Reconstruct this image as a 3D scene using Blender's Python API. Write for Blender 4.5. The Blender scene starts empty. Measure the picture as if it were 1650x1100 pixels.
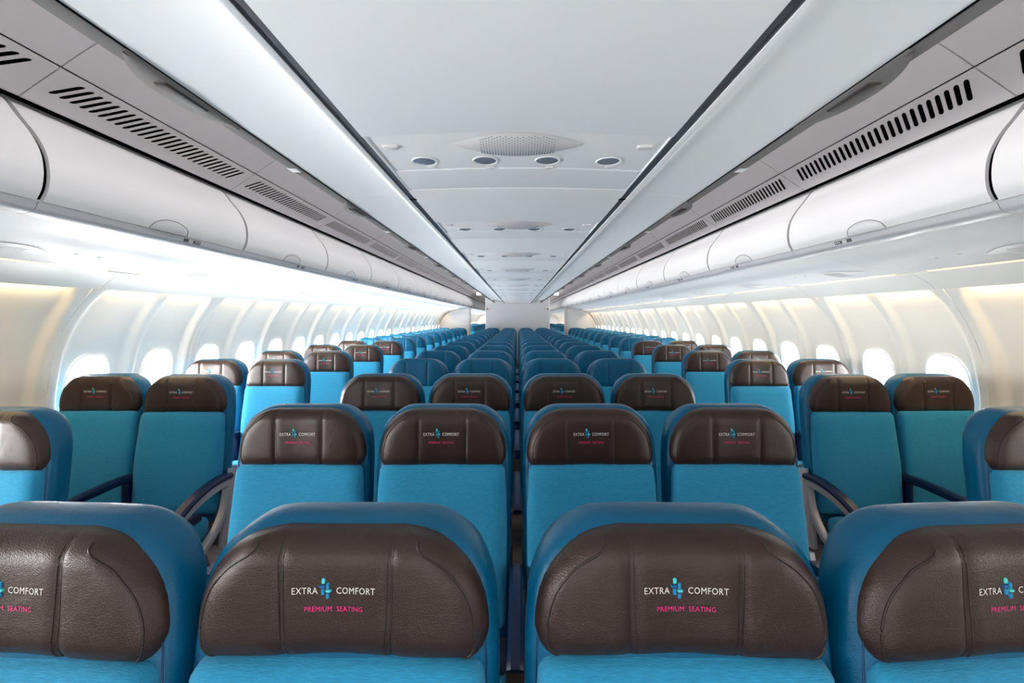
import bpy, bmesh, math, random
from mathutils import Vector, Matrix
random.seed(7)
S = bpy.context.scene
COL = S.collection
EYE = 1.5
# ------------------------------------------------------------------ camera
cam = bpy.data.cameras.new('camera'); co = bpy.data.objects.new('camera', cam); COL.objects.link(co)
co.location = (0, 0, EYE); co.rotation_euler = (math.pi/2, 0, 0)
cam.sensor_width = 36; cam.lens = 726/1650*36
cam.shift_x = -9/1650; cam.shift_y = -38/1650
cam.clip_start = 0.02
S.camera = co
# ------------------------------------------------------------------ exposure, sky, lights
S.view_settings.view_transform = 'Standard'; S.view_settings.look = 'None'
S.view_settings.gamma = 1; S.view_settings.use_curve_mapping = False
S.view_settings.exposure = 1.0
W = bpy.data.worlds.new('sky'); S.world = W; W.use_nodes = True
nt = W.node_tree; nt.nodes.clear()
wo = nt.nodes.new('ShaderNodeOutputWorld'); bg = nt.nodes.new('ShaderNodeBackground')
geo = nt.nodes.new('ShaderNodeTexCoord'); sep = nt.nodes.new('ShaderNodeSeparateXYZ')
mr = nt.nodes.new('ShaderNodeMapRange'); mr.inputs['From Min'].default_value = -1; mr.inputs['From Max'].default_value = 1
mr.inputs['To Min'].default_value = 5.0; mr.inputs['To Max'].default_value = 3.5
nt.links.new(geo.outputs['Generated'], sep.inputs[0]); nt.links.new(sep.outputs['X'], mr.inputs['Value'])
nt.links.new(mr.outputs[0], bg.inputs['Strength']); bg.inputs['Color'].default_value = (0.93, 0.97, 1, 1)
nt.links.new(bg.outputs[0], wo.inputs[0])

def area(name, loc, direction, sx, sy, power, color=(1, 1, 1), spread=math.pi):
    l = bpy.data.lights.new(name, 'AREA'); l.shape = 'RECTANGLE'; l.size = sx; l.size_y = sy
    l.energy = power; l.color = color; l.spread = spread
    o = bpy.data.objects.new(name, l); COL.objects.link(o); o.location = loc
    d = Vector(direction).normalized()
    # local -Z along direction, local X kept along the cabin (world Y) when possible
    z = -d; x = Vector((0, 1, 0)); x = (x - z*x.dot(z))
    if x.length < 1e-3: x = Vector((1, 0, 0))
    x.normalize(); y = z.cross(x)
    o.matrix_world = Matrix.Translation(loc) @ Matrix((x, y, z)).transposed().to_4x4()
    return o
# daylight that pours in through every window (one lamp per opening, also in the added windows out of view)
for s_, pw in ((-1, 10.0), (1, 2.2)):
    for k_ in [-3, -2, -1]+list(range(1, 12))+list(range(14, 25)):
        for q_ in (0.25, 0.75):
            far_ = k_ > 13
            if far_ and q_ > 0.5: continue
            area('window_daylight', (s_*2.705, 1.44+(k_+q_)*1.066, EYE-0.43), (-s_, 0, 0.0), 0.21, 0.33, pw*(1.6 if far_ else ((0.6 if s_ < 0 else 0.35) if k_ < 0 else 1)), (1, 0.985, 0.965))
# warm tubes in the recess above the window panels
for s_, p_ in ((-1, 32), (1, 34)):
    area('recess_tube', (s_*2.362, 6.6, EYE+0.185), (s_*0.25, 0, -1), 16.5, 0.03, p_, (1, 0.71, 0.35))
    area('recess_tube', (s_*2.362, 21.5, EYE+0.185), (s_*0.25, 0, -1), 12.5, 0.03, 18, (1, 0.80, 0.50))
# added fill lamps behind the camera: one frontal, one aimed up at the ceiling
area('front_fill', (0, -1.9, 1.35), (0, 1, 0.25), 3.8, 1.2, 12, (1, 0.98, 0.96))
area('ceiling_fill', (0, -1.3, 0.75), (0, 0.55, 1), 1.2, 4.0, 7, (1, 0.98, 0.96))
# added fill lamps above the aisles, brightening ceiling panels and bin doors
for s_ in (-1, 1):
    area('aisle_fill', (s_*0.80, 6.6, EYE+0.93), (s_, 0, -0.1), 16, 0.05, 18, (1, 0.97, 0.95), 2.3)

# ------------------------------------------------------------------ materials
def lin(c):
    return tuple((v/255/12.92 if v/255 <= 0.04045 else ((v/255+0.055)/1.055)**2.4) for v in c) + (1,)
def mat(name, rgb, rough=0.5, metal=0.0, spec=0.5, var=0.0, vscale=6, bump=0.0, bscale=60, kind='noise', coat=0, stretch=(1, 1, 1), emit=None, es=0, sheen=0):
    m = bpy.data.materials.new(name); m.use_nodes = True
    n = m.node_tree; b = n.nodes['Principled BSDF']; L = n.links
    c = lin(rgb)
    b.inputs['Base Color'].default_value = c; b.inputs['Roughness'].default_value = rough
    b.inputs['Metallic'].default_value = metal; b.inputs['Specular IOR Level'].default_value = spec
    b.inputs['Coat Weight'].default_value = coat; b.inputs['Coat Roughness'].default_value = 0.25
    b.inputs['Sheen Weight'].default_value = sheen
    if emit:
        b.inputs['Emission Color'].default_value = lin(emit); b.inputs['Emission Strength'].default_value = es
    tc = n.nodes.new('ShaderNodeTexCoord'); mp = n.nodes.new('ShaderNodeMapping'); mp.inputs['Scale'].default_value = stretch
    L.new(tc.outputs['Object'], mp.inputs['Vector'])
    if var:
        t = n.nodes.new('ShaderNodeTexNoise'); t.inputs['Scale'].default_value = vscale; t.inputs['Detail'].default_value = 5
        L.new(mp.outputs[0], t.inputs['Vector'])
        mx = n.nodes.new('ShaderNodeMix'); mx.data_type = 'RGBA'
        mx.inputs[6].default_value = tuple(min(1, v*(1-var)) for v in c[:3])+(1,)
        mx.inputs[7].default_value = tuple(min(1, v*(1+var)) for v in c[:3])+(1,)
        L.new(t.outputs['Fac'], mx.inputs[0]); L.new(mx.outputs[2], b.inputs['Base Color'])
    if bump:
        if kind == 'leather':
            t = n.nodes.new('ShaderNodeTexVoronoi'); t.inputs['Scale'].default_value = bscale; out = t.outputs['Distance']
            t2 = n.nodes.new('ShaderNodeTexNoise'); t2.inputs['Scale'].default_value = 14; t2.inputs['Detail'].default_value = 3
            t2.inputs['Distortion'].default_value = 1.2
            L.new(mp.outputs[0], t2.inputs['Vector'])
            ad = n.nodes.new('ShaderNodeMath'); ad.operation = 'MULTIPLY_ADD'; ad.inputs[1].default_value = 5.0
            L.new(t2.outputs['Fac'], ad.inputs[0]); L.new(out, ad.inputs[2]); 
            L.new(mp.outputs[0], t.inputs['Vector']); out = ad.outputs[0]
        elif kind == 'weave':
            t = n.nodes.new('ShaderNodeTexNoise'); t.inputs['Scale'].default_value = bscale; t.inputs['Detail'].default_value = 4
            L.new(mp.outputs[0], t.inputs['Vector']); out = t.outputs['Fac']
        else:
            t = n.nodes.new('ShaderNodeTexNoise'); t.inputs['Scale'].default_value = bscale; t.inputs['Detail'].default_value = 4
            L.new(mp.outputs[0], t.inputs['Vector']); out = t.outputs['Fac']
        bp = n.nodes.new('ShaderNodeBump'); bp.inputs['Strength'].default_value = bump; bp.inputs['Distance'].default_value = 0.002
        L.new(out, bp.inputs['Height']); L.new(bp.outputs[0], b.inputs['Normal'])
    return m
M = {}
M['white'] = mat('white_panel', (240, 242, 244), 0.45, var=0.02, vscale=1.5)
M['white2'] = mat('white_panel_satin', (230, 233, 237), 0.5, var=0.02)
M['soffit'] = mat('soffit_white', (216, 218, 222), 0.5, var=0.02)
M['bin'] = mat('bin_white', (217, 217, 219), 0.45, var=0.015, vscale=2)
M['bar'] = mat('bin_bar_grey', (198, 199, 203), 0.35)
M['aisle'] = mat('aisle_panel_grey', (196, 190, 191), 0.5, var=0.03)
M['wall'] = mat('wall_panel_white', (234, 232, 226), 0.5, var=0.02)
M['dark'] = mat('dark_gap', (9, 9, 11), 0.9, spec=0.1)
M['rail'] = mat('rail_charcoal', (52, 55, 62), 0.45)
M['strip'] = mat('latch_strip_grey', (122, 118, 117), 0.6, spec=0.2)
M['latch'] = mat('latch_dark', (62, 57, 56), 0.5, spec=0.2)
M['lens'] = mat('reading_lens', (128, 134, 146), 0.15, coat=0.5)
M['placard'] = mat('placard_dark', (70, 76, 80), 0.4)
M['brown'] = mat('brown_leather', (46, 27, 20), 0.38, spec=0.5, var=0.16, vscale=9, bump=0.2, bscale=480, kind='leather')
M['brownseam'] = mat('brown_piping', (38, 27, 24), 0.5)
M['blueL'] = mat('blue_leather', (0, 88, 124), 0.34, spec=0.28, var=0.12, vscale=6, bump=0.15, bscale=380, kind='leather')
M['blueseam'] = mat('blue_piping', (0, 62, 100), 0.45)
M['fabric'] = mat('turquoise_fabric', (42, 140, 180), 0.85, spec=0.2, var=0.32, vscale=230, bump=0.6, bscale=420, kind='weave', stretch=(0.25, 1, 1.6), sheen=0.15)
M['navy'] = mat('navy_plastic', (12, 26, 66), 0.35, spec=0.4)
M['frame'] = mat('seat_frame_grey', (176, 172, 176), 0.35, metal=0.1)
M['legs'] = mat('seat_leg_metal', (120, 122, 126), 0.4, metal=0.7)
M['carpet'] = mat('carpet_taupe', (72, 62, 60), 0.95, var=0.3, vscale=60, bump=0.5, bscale=300)
M['txt_white'] = mat('thread_white', (232, 226, 220), 0.7)
M['txt_pink'] = mat('thread_pink', (236, 44, 128), 0.7)
M['t1'] = mat('thread_aqua', (70, 205, 205), 0.6)
M['t2'] = mat('thread_deep_blue', (16, 88, 140), 0.6)
M['t3'] = mat('thread_blue', (0, 130, 180), 0.6)
M['bulk'] = mat('bulkhead_white', (214, 214, 216), 0.45, var=0.02)
M['edge'] = mat('bulkhead_edge_beige', (190, 182, 170), 0.4)
M['red'] = mat('sign_red', (176, 60, 50), 0.5)
M['exit'] = mat('exit_sign_glow', (255, 255, 255), 0.5, emit=(255, 250, 250), es=2.5)
M['cove'] = mat('cove_tube_warm', (255, 235, 200), 0.5, emit=(255, 205, 130), es=0.75)
M['belt'] = mat('belt_navy', (14, 24, 50), 0.7)
M['buckle'] = mat('buckle_steel', (190, 192, 196), 0.25, metal=0.9)
pane = bpy.data.materials.new('window_pane_clear'); pane.use_nodes = True
n = pane.node_tree; n.nodes.clear(); o_ = n.nodes.new('ShaderNodeOutputMaterial'); mxs = n.nodes.new('ShaderNodeMixShader')
tr = n.nodes.new('ShaderNodeBsdfTransparent'); gl = n.nodes.new('ShaderNodeBsdfGlossy'); gl.inputs['Roughness'].default_value = 0.03
mxs.inputs[0].default_value = 0.06; n.links.new(tr.outputs[0], mxs.inputs[1]); n.links.new(gl.outputs[0], mxs.inputs[2]); n.links.new(mxs.outputs[0], o_.inputs[0])
M['pane'] = pane

# ------------------------------------------------------------------ mesh helpers
def mesh(name, V, F, m, smooth=True, mi=None):
    me = bpy.data.meshes.new(name); me.from_pydata([tuple(v) for v in V], [], F)
    for k in (m if isinstance(m, (list, tuple)) else [m]): me.materials.append(M[k] if isinstance(k, str) else k)
    if mi: me.polygons.foreach_set('material_index', mi)
    bm = bmesh.new(); bm.from_mesh(me); bmesh.ops.remove_doubles(bm, verts=bm.verts, dist=1e-6)
    bmesh.ops.recalc_face_normals(bm, faces=bm.faces); bm.to_mesh(me); bm.free()
    me.polygons.foreach_set('use_smooth', [smooth]*len(me.polygons)); me.update()
    if smooth:
        try: me.set_sharp_from_angle(angle=math.radians(38))
        except Exception: pass
    return me
class MB:
    def __init__(s): s.V = []; s.F = []; s.I = []
    def add(s, V, F, mi=0):
        o = len(s.V); s.V += [tuple(v) for v in V]; s.F += [tuple(i+o for i in f) for f in F]; s.I += [mi]*len(F); return s
    def box(s, x0, x1, y0, y1, z0, z1, mi=0, bev=0.0):
        if bev:
            b = min(bev, (x1-x0)/2.1, (y1-y0)/2.1, (z1-z0)/2.1)
            bm = bmesh.new(); bmesh.ops.create_cube(bm, size=1)
            for v in bm.verts:
                v.co = ((x0+x1)/2+v.co.x*(x1-x0), (y0+y1)/2+v.co.y*(y1-y0), (z0+z1)/2+v.co.z*(z1-z0))
            bmesh.ops.bevel(bm, geom=bm.edges[:], offset=b, segments=3, profile=0.5, affect='EDGES')
            bm.verts.index_update(); s.add([v.co.copy() for v in bm.verts], [[v.index for v in f.verts] for f in bm.faces], mi); bm.free(); return s
        V = [(x, y, z) for x in (x0, x1) for y in (y0, y1) for z in (z0, z1)]
        return s.add(V, [(0, 1, 3, 2), (4, 6, 7, 5), (0, 4, 5, 1), (2, 3, 7, 6), (0, 2, 6, 4), (1, 5, 7, 3)], mi)
    def tube(s, P, r, n=6, mi=0, closed=False):
        P = [Vector(p) for p in P]; N = len(P); V = []
        for i, p in enumerate(P):
            a = P[i-1] if (i > 0 or closed) else p; b = P[(i+1) % N] if (i < N-1 or closed) else p
            t = (b-a).normalized(); u = t.cross(Vector((0, 0, 1)));
            if u.length < 0.1: u = t.cross(Vector((1, 0, 0)))
            u.normalize(); w = t.cross(u)
            V += [p + u*math.cos(2*math.pi*k/n)*r + w*math.sin(2*math.pi*k/n)*r for k in range(n)]
        F = []
        for i in range(N if closed else N-1):
            j = (i+1) % N
            F += [(i*n+k, i*n+(k+1) % n, j*n+(k+1) % n, j*n+k) for k in range(n)]
        if not closed: F += [tuple(range(n)), tuple(range((N-1)*n, N*n))]
        return s.add(V, F, mi)
    def disc(s, c, rx, ry, axis='z', n=16, mi=0, th=0.0):
        V = []
        for k in range(n):
            a = 2*math.pi*k/n; u = rx*math.cos(a); v = ry*math.sin(a)
            V.append((c[0]+u, c[1]+v, c[2]) if axis == 'z' else (c[0]+u, c[1], c[2]+v))
        s.add(V, [tuple(range(n))], mi)
        return s
    def build(s, name, m, smooth=True): return mesh(name, s.V, s.F, m, smooth, s.I)
def extr(pts, y0, y1, th=None, ny=1, sx=1, mi=0, mb=None):
    """profile pts (x, h above eye) swept along y; th adds a back side outward/up"""
    mb = mb or MB(); n = len(pts); V = []; F = []
    P = [Vector((p[0], p[1])) for p in pts]
    off = []
    for i in range(n):
        a = P[max(0, i-1)]; b = P[min(n-1, i+1)]; t = (b-a).normalized(); off.append(Vector((-t.y, t.x)))
    for j in range(ny+1):
        y = y0+(y1-y0)*j/ny
        V += [(sx*p.x, y, EYE+p.y) for p in P]
    for j in range(ny):
        F += [(j*n+i, j*n+i+1, (j+1)*n+i+1, (j+1)*n+i) for i in range(n-1)]
    if th:
        o = len(V)
        for j in range(ny+1):
            y = y0+(y1-y0)*j/ny
            V += [(sx*(p.x+q.x*th), y, EYE+p.y+q.y*th) for p, q in zip(P, off)]
        for j in range(ny):
            F += [(o+j*n+i, o+(j+1)*n+i, o+(j+1)*n+i+1, o+j*n+i+1) for i in range(n-1)]
            F += [(j*n, (j+1)*n, o+(j+1)*n, o+j*n), (j*n+n-1, o+j*n+n-1, o+(j+1)*n+n-1, (j+1)*n+n-1)]
        for j in (0, ny):
            F += [(j*n+i, o+j*n+i, o+j*n+i+1, j*n+i+1) for i in range(n-1)]
    return mb.add(V, F, mi)
def smooth_pts(pts, k=6):
    """Catmull-Rom through 2-D points"""
    out = []; n = len(pts)
    for i in range(n-1):
        p0 = pts[max(0, i-1)]; p1 = pts[i]; p2 = pts[i+1]; p3 = pts[min(n-1, i+2)]
        for j in range(k):
            t = j/k
            out.append(tuple(0.5*(2*p1[a]+(p2[a]-p0[a])*t+(2*p0[a]-5*p1[a]+4*p2[a]-p3[a])*t*t+(3*p1[a]-p0[a]-3*p2[a]+p3[a])*t**3) for a in range(len(p1))))
    out.append(tuple(pts[-1])); return out
def obj(name, me, parent=None, loc=None, label=None, cat=None, group=None, kind=None, rot=None):
    o = bpy.data.objects.new(name, me); COL.objects.link(o)
    if parent: o.parent = parent
    if loc: o.location = loc
    if rot: o.rotation_euler = rot
    if label: o['label'] = label
    if cat: o['category'] = cat
    if group: o['group'] = group
    if kind: o['kind'] = kind
    return o
def interp(x, xs, ys):
    if x <= xs[0]: return ys[0]
    for i in range(len(xs)-1):
        if x <= xs[i+1]:
            t = (x-xs[i])/(xs[i+1]-xs[i]); return ys[i]+(ys[i+1]-ys[i])*t
    return ys[-1]
ORD = ['first', 'second', 'third', 'fourth', 'fifth', 'sixth', 'seventh', 'eighth', 'ninth', 'tenth', 'eleventh', 'twelfth', 'thirteenth', 'fourteenth',
       'fifteenth', 'sixteenth', 'seventeenth', 'eighteenth', 'nineteenth', 'twentieth', 'twenty-first', 'twenty-second', 'twenty-third', 'twenty-fourth', 'twenty-fifth', 'twenty-sixth', 'twenty-seventh', 'twenty-eighth']
P = 1.066
J0 = 1.44            # first joint of the cabin modules ahead of the camera
YN, YF = -2.2, 28.0  # ends of the built cabin
YB = 14.85           # bulkheads

# ------------------------------------------------------------------ floor, end walls
obj('floor', MB().box(-2.75, 2.75, YN, YF, -0.05, 0).build('floor', 'carpet', False), kind='structure')
obj('wall_back', MB().box(-2.8, 2.8, YN-0.08, YN, 0, 2.7).build('wall_back', 'bulk', False), kind='structure')
obj('wall_front', MB().box(-2.8, 2.8, YF, YF+0.08, 0, 2.7).build('wall_front', 'bulk', False), kind='structure')

# ------------------------------------------------------------------ side walls
prof = smooth_pts([(2.345, 0.19), (2.40, 0.115), (2.455, 0.04), (2.51, -0.05), (2.575, -0.20), (2.61, -0.36), (2.625, -0.52), (2.60, -0.85), (2.55, -1.15), (2.50, -1.49)], 7)
cover = smooth_pts([(2.185, 0.247), (2.24, 0.222), (2.29, 0.19), (2.325, 0.158)], 4)
WZ = -0.43           # window centre, relative to the eye
WHH, WHW = 0.205, 0.145
def wx(h):           # wall face x at height h
    for i in range(len(prof)-1):
        if prof[i][1] >= h >= prof[i+1][1]:
            t = (prof[i][1]-h)/(prof[i][1]-prof[i+1][1]+1e-9); return prof[i][0]+(prof[i+1][0]-prof[i][0])*t
    return prof[-1][0]
def sstep(a, b, x):
    t = max(0, min(1, (x-a)/(b-a))); return t*t*(3-2*t)
def recess(y, h, mid):
    top = math.exp(-max(0, 0.17-h)/0.05)
    def rib(dist, hw, amp):
        return amp*(1-sstep(hw, hw+0.05, dist))
    r = rib(min(y, P-y), 0.045+0.05*top, 1.0)
    if mid: r = max(r, rib(abs(y-P/2), 0.022+0.03*top, 0.8))
    fade = sstep(-1.0, -0.6, h)
    return 0.035*(1-r)*fade
def wall_panel_mesh(windows):
    ny = 66; g = 0.002; V = []; F = []; n = len(prof)
    for th in (0, 0.006):
        for j in range(ny+1):
            y = g+(P-2*g)*j/ny
            for (x, h) in prof: V.append((x+recess(y, h, windows)+th, y, EYE+h))
    N = (ny+1)*n
    for j in range(ny):
        for i in range(n-1):
            F.append((j*n+i, j*n+i+1, (j+1)*n+i+1, (j+1)*n+i)); F.append((N+j*n+i, N+(j+1)*n+i, N+(j+1)*n+i+1, N+j*n+i+1))
    for j in range(ny):
        F.append((j*n, (j+1)*n, N+(j+1)*n, N+j*n)); a = j*n+n-1; b = a+n; F.append((a, N+a, N+b, b))
    for i in range(n-1):
        F.append((i, N+i, N+i+1, i+1)); a = ny*n+i; F.append((a, a+1, N+a+1, N+a))
    me = mesh('wall_panel', V, F, 'wall')
    if windows:
        cb = MB()
        for yc in (P*0.25, P*0.75):
            nn = 40; ring = []
            for k in range(nn):
                a = 2*math.pi*k/nn; c, s_ = math.cos(a), math.sin(a)
                ring.append((WHW*math.copysign(abs(c)**0.72, c), WHH*math.copysign(abs(s_)**0.72, s_)))
            cb.add([(2.3, yc+u, EYE+WZ+v) for u, v in ring]+[(2.9, yc+u, EYE+WZ+v) for u, v in ring],
                   [tuple(range(nn)), tuple(range(nn, 2*nn))]+[(k, (k+1) % nn, nn+(k+1) % nn, nn+k) for k in range(nn)])
        cm = cb.build('cutter', 'wall', False)
        a = bpy.data.objects.new('a', me); b = bpy.data.objects.new('b', cm); COL.objects.link(a); COL.objects.link(b)
        md = a.modifiers.new('b', 'BOOLEAN'); md.object = b; md.operation = 'DIFFERENCE'; md.solver = 'EXACT'
        dg = bpy.context.evaluated_depsgraph_get(); me2 = bpy.data.meshes.new_from_object(a.evaluated_get(dg))
        bpy.data.objects.remove(a); bpy.data.objects.remove(b); bpy.data.meshes.remove(me); me = me2; me.name = 'wall_panel_windows'
    # cover strip above the recess
    bm = bmesh.new(); bm.from_mesh(me)
    c = extr(cover, g, P-g, th=0.006)
    vs = [bm.verts.new(v) for v in c.V]
    for f in c.F: bm.faces.new([vs[i] for i in f])
    bm.to_mesh(me); bm.free()
    me.polygons.foreach_set('use_smooth', [True]*len(me.polygons))
    try: me.set_sharp_from_angle(angle=math.radians(35))
    except Exception: pass
    return me
def mirror_mesh(me):
    m2 = me.copy()
    for v in m2.vertices: v.co.x = -v.co.x
    m2.flip_normals(); return m2
wp = {1: wall_panel_mesh(True), 0: wall_panel_mesh(False)}
wpl = {k: mirror_mesh(v) for k, v in wp.items()}
# window reveal ring + pane
def ring_pts(w, h, p=0.72, nn=40):
    out = []
    for k in range(nn):
        a = 2*math.pi*k/nn; c, s_ = math.cos(a), math.sin(a)
        out.append((w*math.copysign(abs(c)**p, c), h*math.copysign(abs(s_)**p, s_)))
    return out
def window_mesh():
    nn = 40; V = []; F = []
    lv = [(-0.006, WHW+0.004, WHH+0.004), (-0.006, WHW-0.006, WHH-0.006), (0.02, WHW-0.012, WHH-0.012), (0.035, WHW-0.022, WHH-0.022), (0.04, WHW-0.03, WHH-0.03), (0.065, WHW-0.034, WHH-0.034)]
    for (dx, w, h) in lv:
        for u, v in ring_pts(w, h):
            V.append((wx(WZ+v)+0.035+dx, u, v))
    for i in range(len(lv)-1):
        F += [(i*nn+k, i*nn+(k+1) % nn, (i+1)*nn+(k+1) % nn, (i+1)*nn+k) for k in range(nn)]
    fr = mesh('window_frame', V, F, 'white')
    V = [(wx(WZ+v)+0.095, u, v) for u, v in ring_pts(WHW-0.033, WHH-0.033)]
    pn = mesh('window_pane', V, [tuple(range(nn))], 'pane', False)
    return fr, pn
wfr, wpn = window_mesh(); wfl, wpl_ = mirror_mesh(wfr), mirror_mesh(wpn)
wn = 0
for sx, nm in ((-1, 'wall_left'), (1, 'wall_right')):
    # fuselage skin behind the panels: bands above and below the windows
    mb = MB()
    extr([(2.40, 0.30), (2.56, 0.12), (2.665, -0.05), (2.72, -0.20)], YN, YF, 0.02, sx=sx, mb=mb)
    extr([(2.74, -0.67), (2.73, -0.9), (2.68, -1.2), (2.62, -1.5)], YN, YF, 0.02, sx=sx, mb=mb)
    for k in range(-4, 26):
        for yc in (P*0.25, P*0.75):
            if k == -4: continue
            y = J0+k*P+yc
            mb.box(*sorted((sx*2.72, sx*2.74)), y+0.13, y+0.403, EYE-0.70, EYE-0.17)
            if k == 0 or (k == 13): mb.box(*sorted((sx*2.72, sx*2.74)), y-0.14, y+0.14, EYE-0.70, EYE-0.17)
    w = obj(nm, mb.build(nm, 'white2', False), kind='structure')
    for k in range(-3, 25):
        win = 1 if (k not in (0, 13)) else 0  # windows before the blank panel are unseen, added to light the front-left seats
        obj('wall_panel', (wp if sx > 0 else wpl)[win], w, (0, J0+k*P, 0))
        if win:
            for yc in (P*0.25, P*0.75):
                wn += 1
                e = obj('window_%d' % wn, None, loc=(0, J0+k*P+yc, EYE+WZ), kind='structure')
                obj('window_frame', wfr if sx > 0 else wfl, e); obj('window_pane', wpn if sx > 0 else wpl_, e)

# ------------------------------------------------------------------ ceiling
ceil_mb = MB()
crown = smooth_pts([(0.0, 1.14), (0.9, 1.10), (1.5, 0.92), (2.0, 0.62), (2.40, 0.30)], 5)
for s in (-1, 1): extr(crown, YN, YF, 0.02, sx=s, mb=ceil_mb)
ceiling = obj('ceiling', ceil_mb.build('ceiling', 'dark', True), kind='structure')
# aisle ceiling: plain upper panel, slotted vent band, lip above the bins
A_, B_ = Vector((1.46, 0.80)), Vector((1.588, 0.713))
up_prof = smooth_pts([(0.70, 1.03), (0.95, 1.01), (1.17, 0.955), (1.33, 0.885), (1.457, 0.803)], 5)
dirv = (B_-A_).normalized(); nrm = Vector((-dirv.y, dirv.x))  # pointing out (up/outboard)
if nrm.y < 0: nrm = -nrm
LEN = (B_-A_).length
def plate(poly, th, sx, mb):
    """poly: list of (u along A->B, y) -> prism"""
    n = len(poly)
    V = [(sx*(A_.x+dirv.x*u), y, EYE+A_.y+dirv.y*u) for u, y in poly] + [(sx*(A_.x+dirv.x*u+nrm.x*th), y, EYE+A_.y+dirv.y*u+nrm.y*th) for u, y in poly]
    mb.add(V, [tuple(range(n)), tuple(range(2*n-1, n-1, -1))]+[(k, (k+1) % n, n+(k+1) % n, n+k) for k in range(n)])
U0, U1 = 0.018, 0.112     # slotted band along A->B
NS, PS = 28, 0.0345
Y0S = 0.040
def slat_poly(sx, first=False, last=False):
    slope = 0.62*sx; um = (U0+U1)/2; hw = 0.0105; a, b = U0+0.006, U1-0.006
    def sh(u, v): return (u, v+slope*(u-um))
    pl = [sh(U0, 0)]
    # lower edge (v=0) has notch of half slot
    arc = [(a+hw-hw*math.cos(t), hw*math.sin(t)) for t in [0, math.pi/6, math.pi/3, math.pi/2]]
    low = arc+[(b-(u-a), v) for u, v in reversed(arc)]
    pl += [sh(u, v) for u, v in low] + [sh(U1, 0), sh(U1, PS)] + [sh(u, PS-v) for u, v in reversed(low)] + [sh(U0, PS)]
    return pl
slat_me = {}; slats_me = {}; vent_me = {}; upper_me = {}
for sx in (-1, 1):
    mb = MB(); plate(slat_poly(sx), 0.003, sx, mb); slat_me[sx] = mb.build('slat', 'aisle', False)
    mb = MB()
    for i in range(NS):
        plate([(u, y+Y0S+i*PS) for u, y in slat_poly(sx)], 0.003, sx, mb)
    slats_me[sx] = mb.build('slats', 'aisle', False)
    mb = MB(); g = 0.0025; slope = 0.62*sx; um = (U0+U1)/2
    plate([(0.003, g), (U0, g), (U0, P-g), (0.003, P-g)], 0.008, sx, mb)
    plate([(U1, g), (LEN, g), (LEN, P-g), (U1, P-g)], 0.008, sx, mb)
    s0, s1 = slope*(U0-um), slope*(U1-um)
    sp_ = slat_poly(sx); nl = (len(sp_)-4)//2
    lo = [sp_[0]]+sp_[1:1+nl]+[sp_[1+nl]]; hi = [(u, v-2*0) for u, v in sp_[2+nl:]]
    plate([(U0, g), (U1, g)]+[(u, v+Y0S) for u, v in reversed(lo)], 0.004, sx, mb)
    ye = Y0S+(NS-1)*PS
    plate([(u, v+ye) for u, v in reversed(hi)]+[(U1, P-g), (U0, P-g)], 0.004, sx, mb)
    extr(smooth_pts([(1.588, 0.713), (1.597, 0.710), (1.603, 0.715), (1.604, 0.735)], 4), g, P-g, 0.006, sx=sx, mb=mb)
    vent_me[sx] = mb.build('vent_panel', 'aisle', False)
    upper_me[sx] = extr(up_prof, g, P-g, 0.008, sx=sx).build('ceiling_panel', 'aisle')
backing = {}
for sx in (-1, 1):
    mb = MB(); plate([(0.0, -0.0), (LEN, -0.0), (LEN, P), (0.0, P)], 0.002, sx, mb)
    backing[sx] = mb.build('vent_backing', 'dark', False)
for sx in (-1, 1):
    for k in range(-3, 25):
        y = J0+k*P
        v = obj('vent_panel', vent_me[sx], ceiling, (0, y, 0))
        obj('vent_backing', backing[sx], v, (sx*nrm.x*0.03, 0, nrm.y*0.03))
        obj('ceiling_panel', upper_me[sx], ceiling, (0, y, 0))
        if -1 <= k <= 2:
            for i in range(NS):
                obj('slat', slat_me[sx], v, (0, Y0S+i*PS, 0))
        else:
            obj('slats', slats_me[sx], v, kind='stuff')
# centre bin underside: outer smooth panels between rail and latch strip
PB = 2.665
CH = 0.49
side_prof = smooth_pts([(0.437, 0.478), (0.452, 0.477), (0.475, 0.487), (0.55, 0.496), (0.64, 0.495), (0.706, 0.489)], 5)
side_me = {s: extr(side_prof, 0.002, PB-0.002, 0.008, sx=s, ny=1).build('ceiling_panel', 'white') for s in (-1, 1)}
for s in (-1, 1):
    for k in range(-2, 6):
        y = 1.83+k*PB
        if y+PB > YB+0.3: break
        obj('ceiling_panel', side_me[s], ceiling, (0, y, 0))
    me = extr(side_prof, 0, YB-(1.83+5*PB)+0.0, 0.008, sx=s).build('ceiling_panel', 'white') if 1.83+5*PB < YB else None
# charcoal rails
tn = 0
for s in (-1, 1):
    tn += 1
    root = obj('trim_%d' % tn, MB().box(*sorted((s*0.413, s*0.438)), YN, YB, EYE+0.4815, EYE+0.515).build('rail', 'rail', False), kind='structure')
    for k in range(-1, 5):
        obj('rail_joint', MB().box(*sorted((s*0.411, s*0.440)), -0.012, 0.012, EYE+0.480, EYE+0.488, bev=0.002).build('rail_joint', 'dark', False), root, (0, 1.83+k*PB, 0))
for s in (-1, 1):
    tn += 2
    obj('trim_%d' % tn, MB().box(*sorted((s*0.4095, s*0.413)), YN, YB, EYE+0.4815, EYE+0.510).build('rail_lip', 'white', False), kind='structure')
# body above centre panels (bin carcass), closes the view above the panels
extr_body = MB().box(-0.70, 0.70, YN, YB, EYE+0.53, EYE+1.02)
obj('trim_40', extr_body.build('centre_bin_carcass', 'white2', False), kind='structure')
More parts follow.
